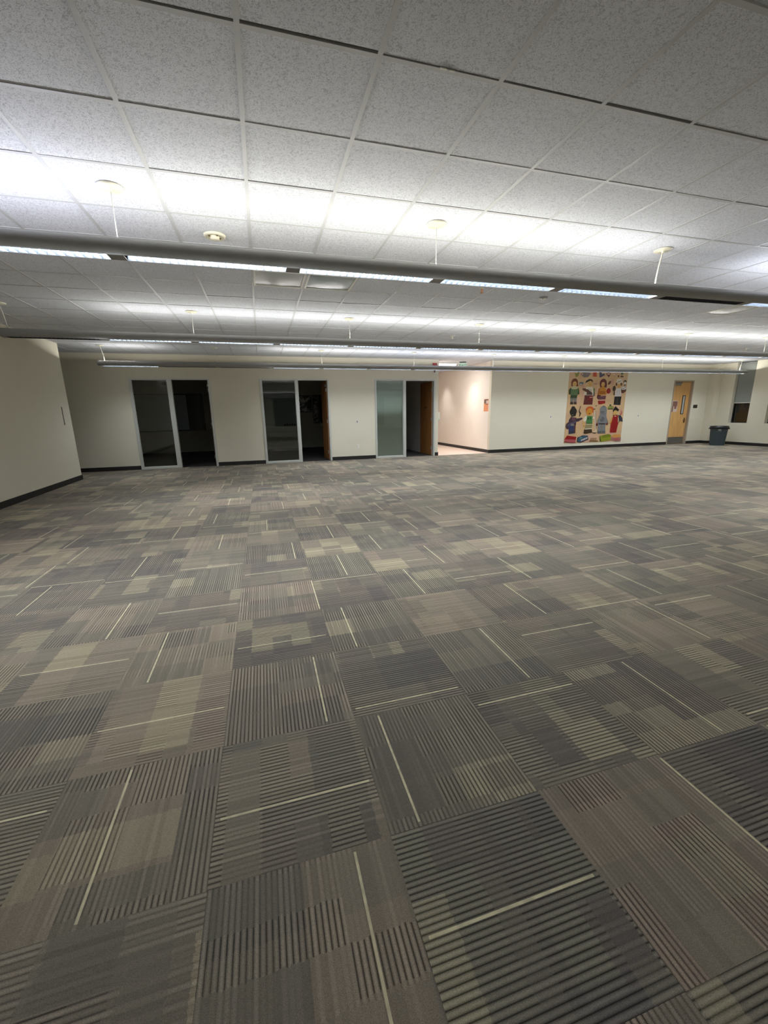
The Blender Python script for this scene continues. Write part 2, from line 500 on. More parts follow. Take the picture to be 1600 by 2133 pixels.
for n, (where, (x0, xm0, xm1, x1), ang) in enumerate(OFF):
    # sidelight
    w = empty('window_%d' % (n + 1), (x0, BACK, 0), 'tall glass sidelight in a pale aluminium frame, ' + where, 'window', None, 'structure')
    L = xm0 - x0; f0, f1 = -0.02, 0.10
    mb = MB()
    mb.box(0, f0, 0, FW, f1, FH); mb.box(L, f0, 0, xm1 - x0, f1, FH)
    mb.box(FW, f0, FH - 0.04, L, f1, FH); mb.box(FW, f0, 0, L, f1, 0.055)
    mb.build('frame', M['alu'], w, 0.004)
    mb = MB().box(FW - 0.004, 0.028, 0.05, L + 0.004, 0.036, FH - 0.036)
    tag(mb.build('pane', M['glass'], w), 'clear reflective glass pane')
    mb = MB()
    for (a, c, b, d) in ((FW, 0.055, FW + 0.012, FH - 0.04), (L - 0.012, 0.055, L, FH - 0.04)):
        mb.box(a, 0.015, c, b, 0.028, d)
    mb.box(FW, 0.015, 0.055, L, 0.028, 0.067); mb.box(FW, 0.015, FH - 0.052, L, 0.028, FH - 0.04)
    mb.build('glazing_bead', M['alu'], w)
    if n == 2:
        tag(MB().box(FW, 0.06, 0.055, L, 0.064, FH - 0.04).build('privacy_film', M['film'], w), 'pale grey green privacy sheet behind the glass')
    # doorway
    d = empty('door_%d' % (n + 1), (xm1, BACK, 0), 'open oak door in a pale aluminium frame, ' + where, 'door', None, 'structure')
    D = x1 - xm1
    mb = MB()
    mb.box(D - FW, f0, 0, D, f1 + 0.02, FH); mb.box(0, f0, FH - 0.04, D - FW, f1 + 0.02, FH)
    mb.build('frame', M['alu'], d, 0.004)
    # leaf hinged on the right jamb, swung into the office
    leaf = bpy.data.objects.new('leaf', None)
    lw = D - FW - 0.01
    mb = MB()
    mb.box(-lw, 0, 0.012, 0, 0.044, FH - 0.045, 0)
    mb.box(-0.0015, -0.0006, 0.012, 0.0012, 0.0446, FH - 0.045, 1)
    mb.box(-lw - 0.0012, -0.0006, 0.012, -lw + 0.0015, 0.0446, FH - 0.045, 1)
    lf = mb.build('leaf', [M['wood2'], M['wood2e']], d)
    lf.location = (D - FW - 0.012, f1 + 0.02, 0)
    lf.rotation_euler = (0, 0, -math.radians(ang))
    tag(lf, 'oak veneered door leaf with pale edge')
    bpy.data.objects.remove(leaf)
    lever(lf, -lw + 0.07, 0.0, 1.02, 1)
    mb = MB()
    for z in (0.25, 1.15, 2.05): mb.box(-0.006, -0.03, z - 0.05, 0.006, 0.0, z + 0.05)
    mb.build('hinge', M['steel'], lf)
    if n == 2:
        mb = MB().box(-lw + 0.36, -0.012, 1.50, -lw + 0.48, 0.0, 1.535)
        tag(mb.build('coat_hook', M['dark'], lf), 'small dark hook')
    else:
        MB().box(-0.02, -0.035, FH - 0.20, -0.25, -0.0, FH - 0.14).build('closer', M['steel'], lf, 0.004)

# things inside the unlit offices
wb = empty('whiteboard', (-4.17, 16.5, 0.86), 'wide dark framed whiteboard on the back wall of the leftmost dark office', 'whiteboard')
mb = MB(); mb.box(0, -0.03, 0, 1.70, 0, 0.03); mb.box(0, -0.03, 1.24, 1.70, 0, 1.27); mb.box(0, -0.03, 0.03, 0.03, 0, 1.24); mb.box(1.67, -0.03, 0.03, 1.70, 0, 1.24)
mb.build('frame', M['dark'], wb)
MB().box(0.03, -0.012, 0.03, 1.67, -0.004, 1.24).build('board', M['board'], wb)
MB().box(0.2, -0.09, -0.005, 1.4, -0.03, 0.012).build('tray', M['dark'], wb)
sc = empty('wall_screen', (-2.46, 16.5, 0.86), 'black wall mounted screen beside the whiteboard in the leftmost office', 'screen')
MB().box(0, -0.06, 0, 0.50, -0.0, 1.28).build('housing', M['dark'], sc, 0.006)
MB().box(0.025, -0.064, 0.03, 0.475, -0.058, 1.25).build('glass', M['screen'], sc)

wb = empty('whiteboard', (0.0, 16.5, 0.92), 'bluish blank board seen through the middle office glass', 'whiteboard')
mb = MB(); mb.box(0, -0.025, 0, 1.30, 0, 0.02); mb.box(0, -0.025, 1.22, 1.30, 0, 1.24); mb.box(0, -0.025, 0.02, 0.02, 0, 1.22); mb.box(1.28, -0.025, 0.02, 1.30, 0, 1.22)
mb.build('frame', M['steel'], wb)
MB().box(0.02, -0.012, 0.02, 1.28, -0.004, 1.22).build('board', M['lensb'], wb)
mb = MB()
for k in range(5): mb.box(0.82 + k * 0.09, -0.016, 0.03, 0.88 + k * 0.09, -0.012, 0.09 + 0.02 * (k % 2))
mb.build('marks', M['dark'], wb)

def picture(name, x0, z0, w, h, label, cat, m2):
    p = empty(name, (x0, 16.5, z0), label, cat)
    mb = MB(); t = 0.03
    mb.box(0, -0.03, 0, w, 0, t); mb.box(0, -0.03, h - t, w, 0, h); mb.box(0, -0.03, t, t, 0, h - t); mb.box(w - t, -0.03, t, w, 0, h - t)
    mb.build('frame', M['dark'], p)
    MB().box(t, -0.012, t, w - t, -0.004, h - t).build('print', m2, p)
    return p
photo_m, nt_, b_ = base('monochrome_print')
f_ = ntex(nt_, nt_.nodes.new('ShaderNodeTexCoord').outputs['Object'], 6, 3, 1.0)
nt_.links.new(ramp(nt_, f_, [(0.42, s2l((60, 58, 58))), (0.6, s2l((196, 190, 186)))]), b_.inputs['Base Color'])
b_.inputs['Roughness'].default_value = 0.2
picture('framed_picture', 1.40, 1.44, 0.50, 0.62, 'wide black framed grey picture on the back wall of the middle office', 'picture', photo_m)
picture('framed_picture', 1.93, 1.02, 0.21, 1.06, 'narrow tall black framed grey picture in the middle office', 'picture', photo_m)
sc = empty('wall_screen', (2.16, 16.5, 1.03), 'tall black panel in the corner behind the middle oak door', 'screen')
MB().box(0, -0.07, 0, 0.18, 0, 1.05).build('housing', M['dark'], sc, 0.006)
MB().box(0.02, -0.074, 0.02, 0.16, -0.068, 1.03).build('glass', M['screen'], sc)

# ------------------------------------------------------------------ maple door on the right
d = empty('door_4', (14.88, BACK, 0), 'closed maple door with narrow vision pane, right of the poster', 'door', None, 'structure')
mb = MB()
mb.box(0, -0.015, 0, 0.045, 0.12, 2.37); mb.box(0.935, -0.015, 0, 0.98, 0.12, 2.37); mb.box(0.045, -0.015, 2.325, 0.935, 0.12, 2.37)
mb.build('frame', M['greige'], d, 0.004)
lf = MB().box(0.048, 0.075, 0.01, 0.932, 0.118, 2.322).build('leaf', M['wood'], d)
mb = MB(); t = 0.022
mb.box(0.60, 0.062, 1.13, 0.60 + t, 0.076, 1.83); mb.box(0.735 - t, 0.062, 1.13, 0.735, 0.076, 1.83)
mb.box(0.60 + t, 0.062, 1.13, 0.735 - t, 0.076, 1.13 + t); mb.box(0.60 + t, 0.062, 1.83 - t, 0.735 - t, 0.076, 1.83)
tag(mb.build('vision_frame', M['dark'], lf), 'black frame of the vision pane')
tag(MB().box(0.622, 0.068, 1.152, 0.713, 0.0745, 1.808).build('vision_pane', M['lens'], lf), 'narrow glass pane')
tag(MB().box(0.06, 0.070, 0.02, 0.92, 0.0748, 0.27).build('kick_plate', M['steel'], lf), 'steel kick plate')
mb = MB(); mb.box(0.06, 0.020, 2.19, 0.40, 0.074, 2.27); mb.box(0.10, -0.0, 2.285, 0.42, 0.03, 2.30); mb.box(0.385, 0.0, 2.25, 0.405, 0.03, 2.30)
tag(mb.build('closer', M['steel'], lf, 0.004), 'grey hydraulic door closer')
lever(lf, 0.845, 0.075, 0.90, -1, M['brass'])
mb = MB().box(0.815, 0.069, 0.80, 0.875, 0.0746, 0.99)
mb.build('lock_plate', M['brass'], lf)
n_ = empty('door_notice', (15.02, BACK + 0.0735, 1.22), 'red brown printed notice taped to the maple door', 'notice')
MB().box(0, 0, 0, 0.27, 0.001, 0.42).build('sheet', M['paper'], n_)
mb = MB(); mb.box(0.02, -0.001, 0.20, 0.25, 0, 0.39, 0); mb.box(0.0, -0.001, 0.0, 0.07, 0, 0.20, 0); mb.box(0.12, -0.0012, 0.11, 0.22, -0.0004, 0.20, 0)
mb.build('print', mat('notice_print', (132, 92, 78), 0.6, var=0.25, scale=40), n_)
rs = empty('room_sign', (15.985, BACK, 1.35), 'small black room sign on the wall right of the maple door', 'sign')
MB().box(0, -0.012, 0, 0.20, 0, 0.12).build('plate', M['dark'], rs, 0.004)
mb = MB(); mb.box(0.03, -0.0135, 0.035, 0.12, -0.012, 0.05); mb.box(0.03, -0.0135, 0.07, 0.15, -0.012, 0.085)
tag(mb.build('raised_marks', M['brass'], rs), 'dull raised marks')

# ------------------------------------------------------------------ windows in the right wall
def side_window(k, y0, y1, label, sh):
    w = empty('window_%d' % k, (XR, y0, 0.77), label, 'window', None, 'structure')
    L = y1 - y0; H = CE - 0.77
    mb = MB(); t = 0.035
    mb.box(0.15, 0, 0, 0.20, t, H); mb.box(0.15, L - t, 0, 0.20, L, H); mb.box(0.15, t, 0, 0.20, L - t, t); mb.box(0.15, t, H - t, 0.20, L - t, H)
    mb.build('frame', M['dark'], w)
    MB().box(0.172, t, t, 0.178, L - t, H - t).build('pane', M['glassd'], w)
    MB().box(0.0, 0.0, 0.0, 0.15, L, 0.02).build('sill', M['white'], w, 0.003)
    s_ = MB().box(0.125, 0.02, sh, 0.128, L - 0.02, H - 0.06).build('roller_shade', M['shade'], w)
    MB().box(0.118, 0.02, sh - 0.022, 0.135, L - 0.02, sh).build('hem_bar', M['white'], s_)
    mb = MB(); mb.lathe([(0.028, 0.015), (0.028, L - 0.015)], 0.115, 0, H - 0.04, 16, 0, 'y')
    mb.build('shade_roll', M['shade'], w)
side_window(4, W1[0], W1[1], 'narrow window with half lowered grey shade beside the bin', 0.75)
side_window(5, W2[0], W2[1], 'window at the right edge of the view, greenish shade drawn down', 0.10)
side_window(6, W3[0], W3[1], 'window further along the right wall towards the viewpoint', 0.75)

# ------------------------------------------------------------------ corridor things
cl = empty('corridor_light', (5.45, 13.22, CE - 0.075), 'short bright white light bar on the corridor ceiling', 'ceiling light')
mb = MB().box(0, 0, 0.05, 0.93, 0.17, 0.075); mb.build('base', M['white'], cl)
tag(MB().sweep([(0.01, 0.05), (0.02, 0.012), (0.05, 0.0), (0.12, 0.0), (0.15, 0.012), (0.16, 0.05)], 0.01, 0.92).build('diffuser', M['tube'], cl), 'glowing white diffuser')
def area(name, parent, loc, sx, sy, L, col, rot=(0, 0, 0), wing=0):
    ld = bpy.data.lights.new(name, 'AREA'); ld.shape = 'RECTANGLE'; ld.size = sx; ld.size_y = sy
    ld.energy = L * PI * sx * sy; ld.color = col
    o = bpy.data.objects.new(name, ld); COL.objects.link(o)
    if parent: o.parent = parent
    o.location = loc; o.rotation_euler = rot
    if wing:      # photometric curve of the fixture's reflector: wide, low-angle throw
        ld.use_nodes = True; nt = ld.node_tree
        em = nt.nodes['Emission']
        g = nt.nodes.new('ShaderNodeNewGeometry')
        d = nt.nodes.new('ShaderNodeVectorMath'); d.operation = 'DOT_PRODUCT'
        nt.links.new(g.outputs['Incoming'], d.inputs[0]); nt.links.new(g.outputs['Normal'], d.inputs[1])
        c = V(nt, d.outputs['Value'])._m('ABSOLUTE')
        q = (c * c + wing)
        n = nt.nodes.new('ShaderNodeMath'); n.operation = 'DIVIDE'; n.inputs[0].default_value = 1.0 + wing
        nt.links.new(q.s, n.inputs[1]); nt.links.new(n.outputs[0], em.inputs['Strength'])
    return o
area('lamp_light', cl, (0.465, 0.085, -0.004), 0.9, 0.14, 30, (1.0, 0.97, 0.95))

def downlight(x, y, where):
    o = empty('recessed_downlight', (x, y, CE), 'small recessed downlight in the corridor ceiling, ' + where, 'ceiling light', 'corridor downlights')
    MB().lathe([(0.085, 0.0), (0.085, -0.006), (0.065, -0.008), (0.06, -0.002)], n=28, cap=False).build('trim_ring', M['white'], o)
    MB().lathe([(0.058, -0.001), (0.001, -0.001)], n=24, cap=False).build('lamp', M['tube'], o)
    ld = bpy.data.lights.new('lamp_light', 'SPOT'); ld.energy = 42; ld.spot_size = math.radians(88); ld.spot_blend = 1.0; ld.shadow_soft_size = 0.05; ld.color = (1.0, 0.96, 0.92)
    l = bpy.data.objects.new('lamp_light', ld); COL.objects.link(l); l.parent = o; l.location = (0, 0, -0.015)
downlight(6.72, 13.6, 'nearer the room'); downlight(6.72, 15.85, 'further back'); downlight(6.0, 18.0, 'furthest back')

ex = empty('exit_sign', (6.30, 12.90, 2.745), 'green lettered EXIT sign hanging at the corridor mouth', 'exit sign')
MB().box(0, 0, 0, 0.30, 0.025, 0.165).build('housing', M['white'], ex, 0.004)
MB().box(0.012, -0.002, 0.012, 0.288, 0.001, 0.153).build('face', M['sign'], ex)
MB().box(0.03, -0.0, 0.172, 0.27, 0.05, 0.192).build('canopy', M['dark'], ex, 0.003)
cu = bpy.data.curves.new('t', 'FONT'); cu.body = 'EXIT'; cu.size = 0.135; cu.extrude = 0.001; cu.align_x = 'CENTER'
to = bpy.data.objects.new('t', cu); COL.objects.link(to)
bpy.context.view_layer.update()
me = bpy.data.meshes.new_from_object(to.evaluated_get(bpy.context.evaluated_depsgraph_get()))
bpy.data.objects.remove(to)
me.materials.clear(); me.materials.append(M['green'])
t_ = bpy.data.objects.new('lettering', me); COL.objects.link(t_); t_.parent = ex
t_.location = (0.15, -0.004, 0.035); t_.rotation_euler = (PI / 2, 0, 0); tag(t_, 'green EXIT letters')

fp = empty('corridor_flyer', (7.24, 12.56, 1.36), 'narrow orange and grey flyer taped to the corridor wall near its corner', 'flyer')
MB().box(-0.0012, 0, 0, 0, 0.30, 0.40).build('sheet', mat('flyer_orange', (232, 158, 112), 0.5, var=0.12, scale=18), fp)
mb = MB(); mb.box(-0.002, 0.15, 0.26, -0.0012, 0.28, 0.39, 0); mb.box(-0.002, 0.02, 0.35, -0.0012, 0.15, 0.39, 0); mb.box(-0.002, 0.02, 0.22, -0.0012, 0.20, 0.25, 1); mb.box(-0.0018, 0.02, 0.25, -0.0012, 0.15, 0.35, 2)
mb.build('print', [mat('flyer_dark', (116, 98, 86), 0.5, var=0.15), mat('flyer_red', (166, 96, 82), 0.5, var=0.1), mat('flyer_pale', (222, 200, 188), 0.5, var=0.05)], fp)

wx = empty('wall_box', (5.39, 12.46, 1.10), 'small white box mounted on the corridor side of the wall end', 'wall box')
MB().box(0, 0, 0, 0.075, 0.16, 0.26).build('cover', M['cream'], wx, 0.006)
MB().box(0.03, -0.002, 0.02, 0.055, 0.0, 0.05).build('latch', M['steel'], wx)

fa = empty('fire_alarm', (5.18, BACK, 2.73), 'small red fire alarm high on the wall beside the corridor opening', 'alarm')
MB().box(0, -0.045, 0, 0.13, 0, 0.10).build('body', M['red'], fa, 0.006)
tag(MB().box(0.135, -0.03, 0.01, 0.155, 0, 0.09).build('strobe_lens', M['white'], fa, 0.004), 'pale strobe lens')
md = empty('wall_strobe', (5.19, BACK, 2.50), 'small white box with a red brown bar just below the fire alarm', 'alarm')
MB().box(0, -0.035, 0, 0.15, 0, 0.20).build('body', M['white'], md, 0.006)
tag(MB().box(0.02, -0.05, 0.05, 0.065, -0.035, 0.19).build('bar', mat('red_brown_plastic', (120, 78, 72), 0.4), md, 0.003), 'red brown bar')

# ------------------------------------------------------------------ switches and outlet
def plate(name, x, z, label, cat, grp=None):
    p = empty(name, (x - 0.038, BACK, z - 0.06), label, cat, grp)
    MB().box(0, -0.007, 0, 0.076, 0, 0.12).build('plate', M['white'], p, 0.003)
    return p
for x, z, lb in ((2.757, 1.12, 'white wall switch between the middle and right office fronts'),
                 (9.578, 1.13, 'white wall switch on the blank wall left of the poster'),
                 (13.367, 1.10, 'white wall switch between the poster and the maple door')):
    p = plate('light_switch', x, z, lb, 'light switch', 'wall switches')
    mb = MB(); mb.box(0.030, -0.012, 0.035, 0.048, -0.007, 0.098)
    tag(mb.build('sensor_toggle', M['dark'], p, 0.002), 'dark toggle')
p = plate('power_outlet', 2.763, 0.39, 'white power outlet low on the wall below the switch', 'outlet')
mb = MB()
for z in (0.022, 0.068): mb.box(0.02, -0.010, z, 0.056, -0.007, z + 0.032)
mb.build('socket', M['cream'], p, 0.002)
bar = empty('wall_bar', (XL, 10.60, 1.235), 'thin dark vertical strip on the left wall near its far end', 'wall strip')
MB().box(0, 0, 0, 0.014, 0.018, 0.375).build('strip', M['steel'], bar, 0.003)
for z in (0.02, 0.345): MB().box(0.014, 0.004, z, 0.017, 0.014, z + 0.01).build('screw', M['dark'], bar)

# ------------------------------------------------------------------ waste bin
tb = empty('waste_bin', (16.16, 11.44, 0), 'round slate grey waste bin with a black lid in the far right corner', 'bin')
MB().lathe([(0.215, 0.0), (0.225, 0.01), (0.262, 0.60), (0.278, 0.605), (0.278, 0.64), (0.262, 0.645), (0.255, 0.62), (0.218, 0.02), (0.0, 0.02)], n=48, cap=False).build('barrel', M['bin'], tb)
MB().lathe([(0.30, 0.585), (0.315, 0.59), (0.285, 0.66), (0.275, 0.695), (0.262, 0.70), (0.255, 0.69), (0.24, 0.665), (0.0, 0.668)], n=48, cap=False).build('lid', M['lid'], tb)
for a in (0.62, 0.62 + PI):
    ca, sa = math.cos(a), math.sin(a)
    pts = [(0.262 * ca - 0.07 * sa, 0.262 * sa + 0.07 * ca, 0.50), (0.31 * ca - 0.06 * sa, 0.31 * sa + 0.06 * ca, 0.505), (0.31 * ca + 0.06 * sa, 0.31 * sa - 0.06 * ca, 0.505), (0.262 * ca + 0.07 * sa, 0.262 * sa - 0.07 * ca, 0.50)]
    MB().tube(pts, 0.012).build('handle', M['bin'], tb)
a = -2.45
st = MB().box(-0.045, -0.004, 0, 0.045, 0.004, 0.035).build('sticker', M['white'], tb)
st.location = (0.268 * math.cos(a), 0.268 * math.sin(a), 0.545); st.rotation_euler = (0, 0, a + PI / 2); tag(st, 'small white sticker')

# ------------------------------------------------------------------ wall poster
PALETTE = {'skin': (208, 166, 96), 'aub': (110, 50, 28), 'dgr': (52, 66, 34), 'grn': (92, 118, 78), 'crm': (190, 186, 145), 'blk': (30, 26, 22), 'dbr': (62, 44, 30), 'gry': (120, 116, 108), 'wht': (214, 206, 186), 'mar': (92, 34, 32), 'vio': (80, 58, 56), 'brn': (96, 56, 36), 'red': (150, 26, 22), 'drd': (110, 20, 22), 'org': (196, 134, 40), 'dor': (160, 96, 20), 'chef': (214, 208, 204), 'navy': (48, 54, 92), 'plum': (62, 44, 56), 'ora': (190, 82, 26), 'vest': (66, 122, 66), 'tan': (142, 130, 92), 'boot': (60, 44, 22), 'steel': (118, 120, 122), 'dst': (88, 92, 94), 'dred': (140, 14, 18), 'ink': (44, 50, 66), 'lime': (138, 146, 34), 'lim2': (112, 124, 16), 'dlim': (60, 66, 10), 'pnk': (160, 110, 100), 'or2': (205, 148, 74), 'blue': (50, 86, 104), 'teal': (82, 124, 120), 'pink': (172, 84, 88), 'leaf': (136, 136, 66), 'hex': (128, 116, 112), 'purp': (78, 72, 94), 'shad': (150, 114, 84), 'rose': (196, 152, 128), 'purple2': (96, 60, 70), 'txt': (132, 98, 58), 'lrd': (176, 60, 44), 'pale': (214, 190, 160)}
ART = [
('E','aub',(0.241,2.065),0.138,0.139,0),
('P','aub',[(0.11,2.097),(0.368,2.098),(0.412,1.945),(0.11,1.945)]),
('E','skin',(0.249,2.021),0.086,0.087,0),
('E','dbr',(0.218,2.034),0.008,0.011,0),
('E','dbr',(0.279,2.034),0.008,0.011,0),
('E','brn',(0.255,1.986),0.022,0.009,0),
('P','dgr',[(0.109,1.912),(0.036,1.836),(0.041,1.683),(0.116,1.665),(0.143,1.792)]),
('P','dgr',[(0.416,1.912),(0.457,1.813),(0.483,1.681),(0.407,1.67),(0.4,1.813)]),
('P','grn',[(0.104,1.901),(0.417,1.901),(0.419,1.637),(0.119,1.639)]),
('E','crm',(0.259,1.897),0.144,0.054,0),
('E','skin',(0.057,1.635),0.03,0.036,0),
('E','skin',(0.461,1.633),0.03,0.036,0),
('P','dgr',[(0.118,1.65),(0.391,1.648),(0.396,1.549),(0.114,1.551)]),
('P','gry',[(0.12,1.551),(0.24,1.55),(0.257,1.339),(0.131,1.341)]),
('P','gry',[(0.262,1.55),(0.383,1.549),(0.395,1.338),(0.274,1.339)]),
('P','dbr',[(0.131,1.425),(0.254,1.424),(0.263,1.339),(0.126,1.338)]),
('P','dbr',[(0.276,1.423),(0.394,1.422),(0.403,1.338),(0.285,1.339)]),
('P','gry',[(0.125,1.551),(0.388,1.549),(0.391,1.5),(0.125,1.502)]),
('P','blk',[(0.667,2.044),(0.72,2.132),(0.838,2.187),(0.951,2.174),(1.0,2.111),(0.99,2.078),(0.82,2.103),(0.727,2.072)]),
('E','skin',(0.891,2.029),0.1,0.101,0),
('E','dbr',(0.854,2.042),0.008,0.011,0),
('E','dbr',(0.927,2.042),0.008,0.011,0),
('E','brn',(0.898,1.994),0.022,0.009,0),
('P','wht',[(0.814,1.923),(1.01,1.923),(1.116,1.634),(0.849,1.635),(0.679,1.658),(0.681,1.879)]),
('P','vio',[(0.82,1.879),(0.967,1.812),(1.042,1.656),(0.763,1.658),(0.719,1.791)]),
('P','brn',[(0.584,1.879),(0.709,1.879),(0.858,1.79),(0.841,1.702),(0.693,1.78),(0.599,1.824)]),
('P','wht',[(0.746,1.912),(1.015,1.768),(0.998,1.741),(0.741,1.888)]),
('E','wht',(0.742,1.713),0.044,0.049,0),
('P','grn',[(1.049,1.879),(1.113,1.879),(1.116,1.745),(1.065,1.745)]),
('P','blk',[(1.074,1.745),(1.116,1.745),(1.127,1.611),(1.082,1.607)]),
('P','mar',[(0.708,1.647),(1.073,1.634),(1.069,1.324),(0.684,1.328)]),
('P','drd',[(0.848,1.646),(1.002,1.645),(0.997,1.455),(0.87,1.456)]),
('P','rose',[(0.925,1.585),(1.064,1.594),(1.065,1.567),(0.928,1.556)]),
('E','mar',(1.445,2.046),0.152,0.153,0),
('P','mar',[(1.299,2.034),(1.611,2.035),(1.606,1.901),(1.326,1.912)]),
('E','skin',(1.443,2.012),0.078,0.079,0),
('E','dbr',(1.414,2.026),0.008,0.011,0),
('E','dbr',(1.472,2.026),0.008,0.011,0),
('E','brn',(1.451,1.977),0.022,0.009,0),
('P','org',[(1.387,1.945),(1.515,1.945),(1.509,1.878),(1.396,1.879)]),
('P','org',[(1.322,1.901),(1.579,1.89),(1.651,1.676),(1.525,1.654),(1.297,1.655),(1.257,1.7)]),
('P','dor',[(1.336,1.789),(1.566,1.778),(1.594,1.676),(1.322,1.677)]),
('P','dor',[(1.323,1.89),(1.271,1.856),(1.234,1.61),(1.308,1.565),(1.319,1.745)]),
('E','red',(1.708,1.788),0.091,0.094,0),
('P','mar',[(1.24,1.655),(1.612,1.642),(1.615,1.518),(1.273,1.509),(1.229,1.566)]),
('P','rose',[(1.385,1.632),(1.605,1.654),(1.606,1.626),(1.389,1.605)]),
('P','purple2',[(1.276,1.599),(1.604,1.597),(1.603,1.495),(1.303,1.493)]),
('P','rose',[(1.312,1.493),(1.597,1.5),(1.604,1.45),(1.313,1.441)]),
('P','red',[(1.289,1.452),(1.603,1.454),(1.621,1.363),(1.424,1.329),(1.324,1.33)]),
('P','brn',[(1.644,2.046),(1.692,2.113),(1.789,2.136),(1.804,2.091),(1.734,2.013),(1.665,1.995)]),
('E','wht',(2.132,2.16),0.122,0.045,0),
('P','wht',[(1.985,2.114),(2.247,2.171),(2.284,2.059),(2.023,2.013)]),
('E','dbr',(2.126,2.103),0.111,0.009,-18),
('E','brn',(2.023,2.013),0.039,0.054,0),
('E','brn',(2.232,2.014),0.044,0.054,0),
('E','skin',(2.141,1.957),0.078,0.079,0),
('E','dbr',(2.111,1.971),0.008,0.011,0),
('E','dbr',(2.17,1.971),0.008,0.011,0),
('E','brn',(2.149,1.921),0.022,0.009,0),
('P','chef',[(2.057,1.878),(2.232,1.878),(2.292,1.604),(2.009,1.595),(2.011,1.788)]),
('E','dbr',(1.942,1.867),0.066,0.094,0),
('P','dbr',[(1.94,1.777),(1.975,1.776),(1.996,1.629),(1.934,1.652)]),
('P','mar',[(2.253,1.833),(2.397,1.753),(2.374,1.707),(2.284,1.719)]),
('P','brn',[(2.232,1.878),(2.495,1.889),(2.469,1.764),(2.373,1.718),(2.276,1.776)]),
('E','chef',(2.358,1.878),0.125,0.054,0),
('E','blk',(2.276,1.878),0.017,0.018,0),
('E','blk',(2.359,1.866),0.017,0.02,0),
('E','blk',(2.419,1.901),0.014,0.016,0),
('E','gry',(2.091,1.776),0.011,0.013,0),
('E','gry',(2.179,1.776),0.011,0.013,0),
('E','gry',(2.1,1.715),0.011,0.013,0),
('E','gry',(2.188,1.714),0.011,0.013,0),
('E','gry',(2.109,1.651),0.011,0.013,0),
('E','gry',(2.197,1.651),0.011,0.013,0),
('P','blk',[(1.995,1.595),(2.303,1.593),(2.296,1.294),(1.991,1.309)]),
('P','dst',[(2.126,1.537),(2.143,1.537),(2.149,1.33),(2.132,1.33)]),
('E','blk',(2.39,2.093),0.069,0.063,0),
('E','wht',(2.395,2.059),0.05,0.045,0),
('E','gry',(2.393,1.98),0.055,0.032,0),
('P','leaf',[(0.2,2.388),(0.297,2.367),(0.359,2.422),(0.405,2.422),(0.362,2.271),(0.271,2.238)]),
('P','grn',[(0.318,2.421),(0.413,2.422),(0.365,2.368)]),
('P','hex',[(0.45,2.336),(0.55,2.413),(0.826,2.4),(0.886,2.362),(0.775,2.252),(0.613,2.229)]),
('P','rose',[(0.514,2.369),(0.566,2.398),(0.548,2.315),(0.493,2.315)]),
('P','hex',[(0.54,2.38),(0.787,2.382),(0.719,2.262),(0.609,2.262)]),
('P','ora',[(0.964,2.406),(1.128,2.429),(1.135,2.265),(0.981,2.264)]),
('E','lrd',(1.04,2.352),0.044,0.045,0),
('P','purp',[(1.227,2.419),(1.309,2.431),(1.363,2.344),(1.334,2.244),(1.255,2.244)]),
('E','purp',(1.421,2.333),0.055,0.036,0),
('P','purp',[(1.321,2.343),(1.422,2.322),(1.387,2.267),(1.331,2.266)]),
('E','brn',(1.63,2.357),0.1,0.054,0),
('E','rose',(1.63,2.361),0.072,0.034,0),
('P','brn',[(1.579,2.312),(1.707,2.313),(1.646,2.24)]),
('E','rose',(1.89,2.337),0.078,0.072,0),
('E','pale',(1.875,2.343),0.033,0.036,0),
('E','grn',(2.217,2.373),0.055,0.04,0),
('E','brn',(2.07,2.287),0.033,0.036,0),
('P','dbr',[(2.152,2.283),(2.198,2.31),(2.298,2.284),(2.293,2.257),(2.162,2.256)]),
('P','steel',[(0.424,2.087),(0.602,2.087),(0.63,2.033),(0.519,1.967),(0.45,1.978)]),
('E','chef',(0.501,2.011),0.033,0.018,0),
('E','dst',(0.523,2.054),0.044,0.018,0),
('E','rose',(0.591,1.945),0.1,0.049,0),
('E','shad',(1.109,2.023),0.083,0.013,0),
('E','rose',(1.837,2.102),0.066,0.112,0),
('E','blk',(0.273,1.216),0.083,0.063,0),
('E','blk',(0.287,1.093),0.15,0.139,0),
('P','blk',[(0.15,1.084),(0.426,1.08),(0.4,0.945),(0.237,0.914)]),
('E','gry',(0.271,0.981),0.033,0.013,0),
('P','plum',[(0.21,0.915),(0.448,0.887),(0.449,0.626),(0.212,0.631),(0.11,0.679),(0.136,0.826)]),
('P','plum',[(0.424,0.854),(0.686,0.883),(0.708,0.837),(0.533,0.749),(0.422,0.74)]),
('E','purple2',(0.328,0.844),0.083,0.058,0),
('E','plum',(0.118,0.611),0.1,0.117,0),
('P','purp',[(0.071,0.658),(0.417,0.786),(0.45,0.74),(0.165,0.553)]),
('E','gry',(0.293,0.652),0.072,0.036,0),
('P','navy',[(0.146,0.599),(0.44,0.626),(0.451,0.35),(0.167,0.324)]),
('P','ink',[(0.178,0.427),(0.441,0.443),(0.448,0.35),(0.177,0.335)]),
('P','brn',[(0.375,0.616),(0.44,0.626),(0.457,0.35),(0.415,0.347)]),
('P','dbr',[(0.56,1.298),(0.585,1.268),(0.548,1.112),(0.585,1.077),(0.627,1.031),(0.575,0.919),(0.542,0.92),(0.558,1.021),(0.507,1.101),(0.539,1.19)]),
('E','ora',(0.976,1.162),0.161,0.103,0),
('P','ora',[(0.806,1.176),(1.145,1.171),(1.141,1.046),(0.835,1.051)]),
('E','org',(0.972,1.082),0.127,0.124,0),
('E','dbr',(0.926,1.106),0.008,0.011,0),
('E','dbr',(1.02,1.104),0.008,0.011,0),
('E','brn',(0.979,1.021),0.039,0.018,0),
